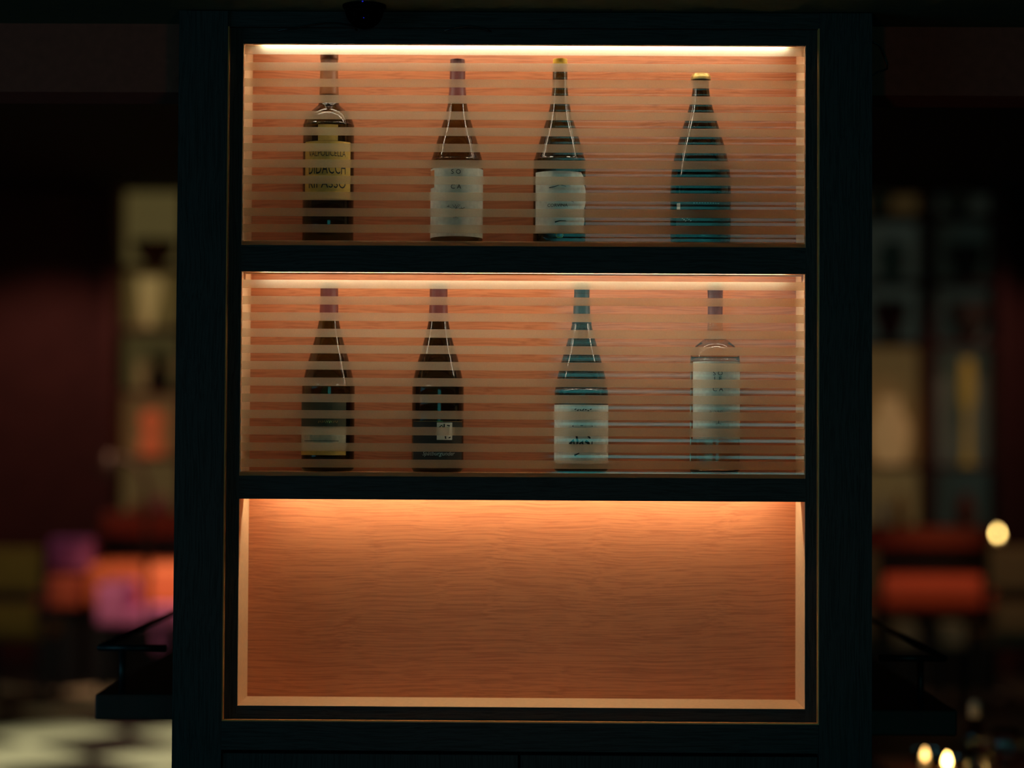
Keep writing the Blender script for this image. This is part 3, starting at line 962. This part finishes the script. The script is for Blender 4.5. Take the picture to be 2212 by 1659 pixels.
def banquette(px0, px1, ytop, yb0, yb1, yseat1, Y, label, ms):
    X0, X1, z3, z4 = rect(px0, ytop, px1, yb0, Y)
    z2 = at(px0, yb1, Y).z
    z1 = at(px0, yseat1, Y - 0.45).z
    e = empty('banquette', ((X0 + X1) / 2, Y - 0.2, 0), label, 'bench', 'banquettes along the back wall')
    box('headrest', X0, X1, Y, Y + 0.16, z3, z4, m_bkred, e, bevel=0.03, seg=3)
    box('back_panel', X0, X1, Y + 0.06, Y + 0.16, 0.05, z3 + 0.01, M['black'], e)
    box('ledge', X0, X1, Y + 0.17, Y + 0.32, z4 - 0.06, z4 - 0.02, M['black'], e)
    box('seat', X0, X1, Y - 0.50, Y + 0.055, z1, z2 - 0.02, ms, e, bevel=0.09, seg=4)
    box('base', X0 + 0.02, X1 - 0.02, Y - 0.44, Y + 0.05, 0.0, z1 - 0.0, M['black'], e)
    return e, z4


eL, zL = banquette(218, 560, 1104, 1158, 1202, 1318, 10.55, 'orange-red padded banquette on the back wall, left of cabinet', m_seat)
eR, zR = banquette(1700, 2128, 1138, 1184, 1232, 1325, 10.55, 'red padded banquette on the back wall, right of cabinet', m_seat2)
p = at(2155, 1150, 9.8)
st = empty('candle_stand', (p.x, 9.8, 0), 'slim black candle stand beside the right banquette', 'stand')
lathe('stand_foot', [(.12, 0.0), (.12, .015), (.02, .03)], (p.x, 9.8, 0), M['black'], st, 20)
lathe('stand_pole', [(.012, .03), (.012, p.z - .07)], (p.x, 9.8, 0), M['black'], st, 12)
lathe('stand_tray', [(.012, p.z - .07), (.05, p.z - .06), (.05, p.z - .052)], (p.x, 9.8, 0), M['black'], st, 20)
candle(p.x, 9.8, p.z - .051, 'bright candle on a slim stand by the right banquette', emit('far_candle_flame', (1.0, .66, .2), 22.0), r=0.022, holder=0.05)

# arc lamp in front of left banquette
al = empty('arc_lamp', (at(318, 1400, 9.3).x, 9.3, 0), 'dark curved floor lamp in front of the left banquette', 'lamp')
pts = [at(x, y, 9.3) for x, y in ((236, 985), (262, 988), (285, 998), (302, 1012), (313, 1032), (318, 1060), (318, 1200), (318, 1340))]
pts.append(Vector((pts[-1].x, 9.3, 0.02)))
tube('pole', pts, 0.018, plain('dark_bronze', (.03, .012, .01), .5), al, 10)
lathe('lamp_foot', [(.16, 0), (.16, .015), (.02, .025)], al.location, M['black'], al, 20)
lathe('lamp_shade', [(.07, -.12), (.075, -.115), (.03, .02), (.015, .03)], (pts[0].x, 9.3, pts[0].z), plain('dark_shade', (.02, .01, .01), .5), al, 20)

# pink lounge chair
m_pink = plain('pink_upholstery', (0.62, 0.21, 0.60), 0.8, scale=16)
Yp = 9.55
x0, x1, z0, z1 = rect(207, 1262, 272, 1352, Yp)
pk = empty('lounge_chair', ((x0 + x1) / 2 + .15, Yp + .2, 0), 'pink lounge chair in front of the left banquette', 'chair')
box('arm_panel', x0, x1, Yp, Yp + .45, z0, z1, m_pink, pk, bevel=.03, seg=3)
X2 = at(420, 1330, Yp).x
box('seat', x1, X2, Yp, Yp + .45, z0, at(300, 1318, Yp).z, m_pink, pk, bevel=.02, seg=3)
box('skirt', at(332, 1350, Yp).x, at(356, 1350, Yp).x, Yp + .02, Yp + .2, at(340, 1408, Yp).z, z0 + .002, m_pink, pk, bevel=.008)
for px in (215, 410):
    for y in (Yp + .03, Yp + .40):
        xx = at(px, 1400, Yp).x
        box('leg', xx - .015, xx + .015, y - .015, y + .015, 0, z0 + .001, M['black'], pk)
x0, x1, z0, z1 = rect(92, 1166, 190, 1204, 10.2)
bn = empty('pink_sofa', ((x0 + x1) / 2, 10.4, 0), 'low pink sofa at the left end of the banquette', 'sofa')
box('backrest', x0, x1, 10.35, 10.5, z0 - .1, z1, m_pink, bn, bevel=.03, seg=3)
box('seat', x0, x1, 9.95, 10.34, z0 - .32, z0 - .12, plain('dull_red_upholstery', (.34, .07, .04), .8), bn, bevel=.03, seg=3)
box('base', x0 + .02, x1 - .02, 10.0, 10.3, 0, z0 - .321, M['black'], bn)

# chairs
m_ol = plain('olive_mustard_upholstery', (0.34, 0.22, 0.05), 0.8, scale=16)
m_bg = plain('tan_upholstery', (0.46, 0.27, 0.12), 0.8, scale=16)


def chair(cx, Y, W, zt, m, label, low_gap=True):
    e = empty('dining_chair', (cx, Y + .2, 0), label, 'chair', 'dining chairs')
    x0, x1 = cx - W / 2, cx + W / 2
    box('backrest', x0 + .02, x1 - .02, Y, Y + .05, zt - .26, zt, m, e, bevel=.02, seg=3)
    box('lumbar_pad', x0 + .05, x1 - .05, Y, Y + .045, zt - .52, zt - .33, m, e, bevel=.03, seg=3)
    box('seat', x0 + .01, x1 - .01, Y + .052, Y + .48, .40, .47, m, e, bevel=.02, seg=3)
    for x in (x0, x1):
        box('leg', x - .015, x + .015, Y + .005, Y + .04, 0, zt - .10, M['black'], e)
        box('leg', x - .015, x + .015, Y + .44, Y + .475, 0, .40, M['black'], e)
    box('back_rail', x0 + .015, x1 - .015, Y + .012, Y + .035, zt - .31, zt - .28, M['black'], e)
    return e


Yc = 8.9
k = (D + Yc) / F
chair(at(20, 1300, Yc).x, Yc, 150 * k, at(40, 1184, Yc).z, m_ol, 'olive dining chair at the left edge of the picture')
chair(at(2205, 1300, Yc).x, Yc, 150 * k, at(2205, 1182, Yc).z, m_bg, 'tan dining chair at the right edge of the picture')
chair(at(1845, 1300, Yc).x, Yc, 120 * k, at(1845, 1192, Yc).z, m_bg, 'tan dining chair half hidden behind the cabinet, right side')

# low footstools on the right
m_fs = plain('beige_upholstery', (0.42, 0.33, 0.20), 0.8, scale=16)
for (pa, pb), lab in (((1925, 1986), 'beige footstool right of cabinet, nearer the cabinet'), ((2032, 2090), 'beige footstool right of cabinet, nearer the tan chair')):
    Yf = 9.1
    x0, x1, z0, z1 = rect(pa, 1346, pb, 1402, Yf)
    e = empty('footstool', ((x0 + x1) / 2, Yf + .1, 0), lab, 'footstool', 'footstools on the right')
    box('cushion', x0, x1, Yf, Yf + .22, z0, z1, m_fs, e, bevel=.03, seg=3)
    for x in (x0 + .02, x1 - .02):
        for y in (Yf + .03, Yf + .19):
            box('leg', x - .012, x + .012, y - .012, y + .012, 0, z0 + .001, M['black'], e)
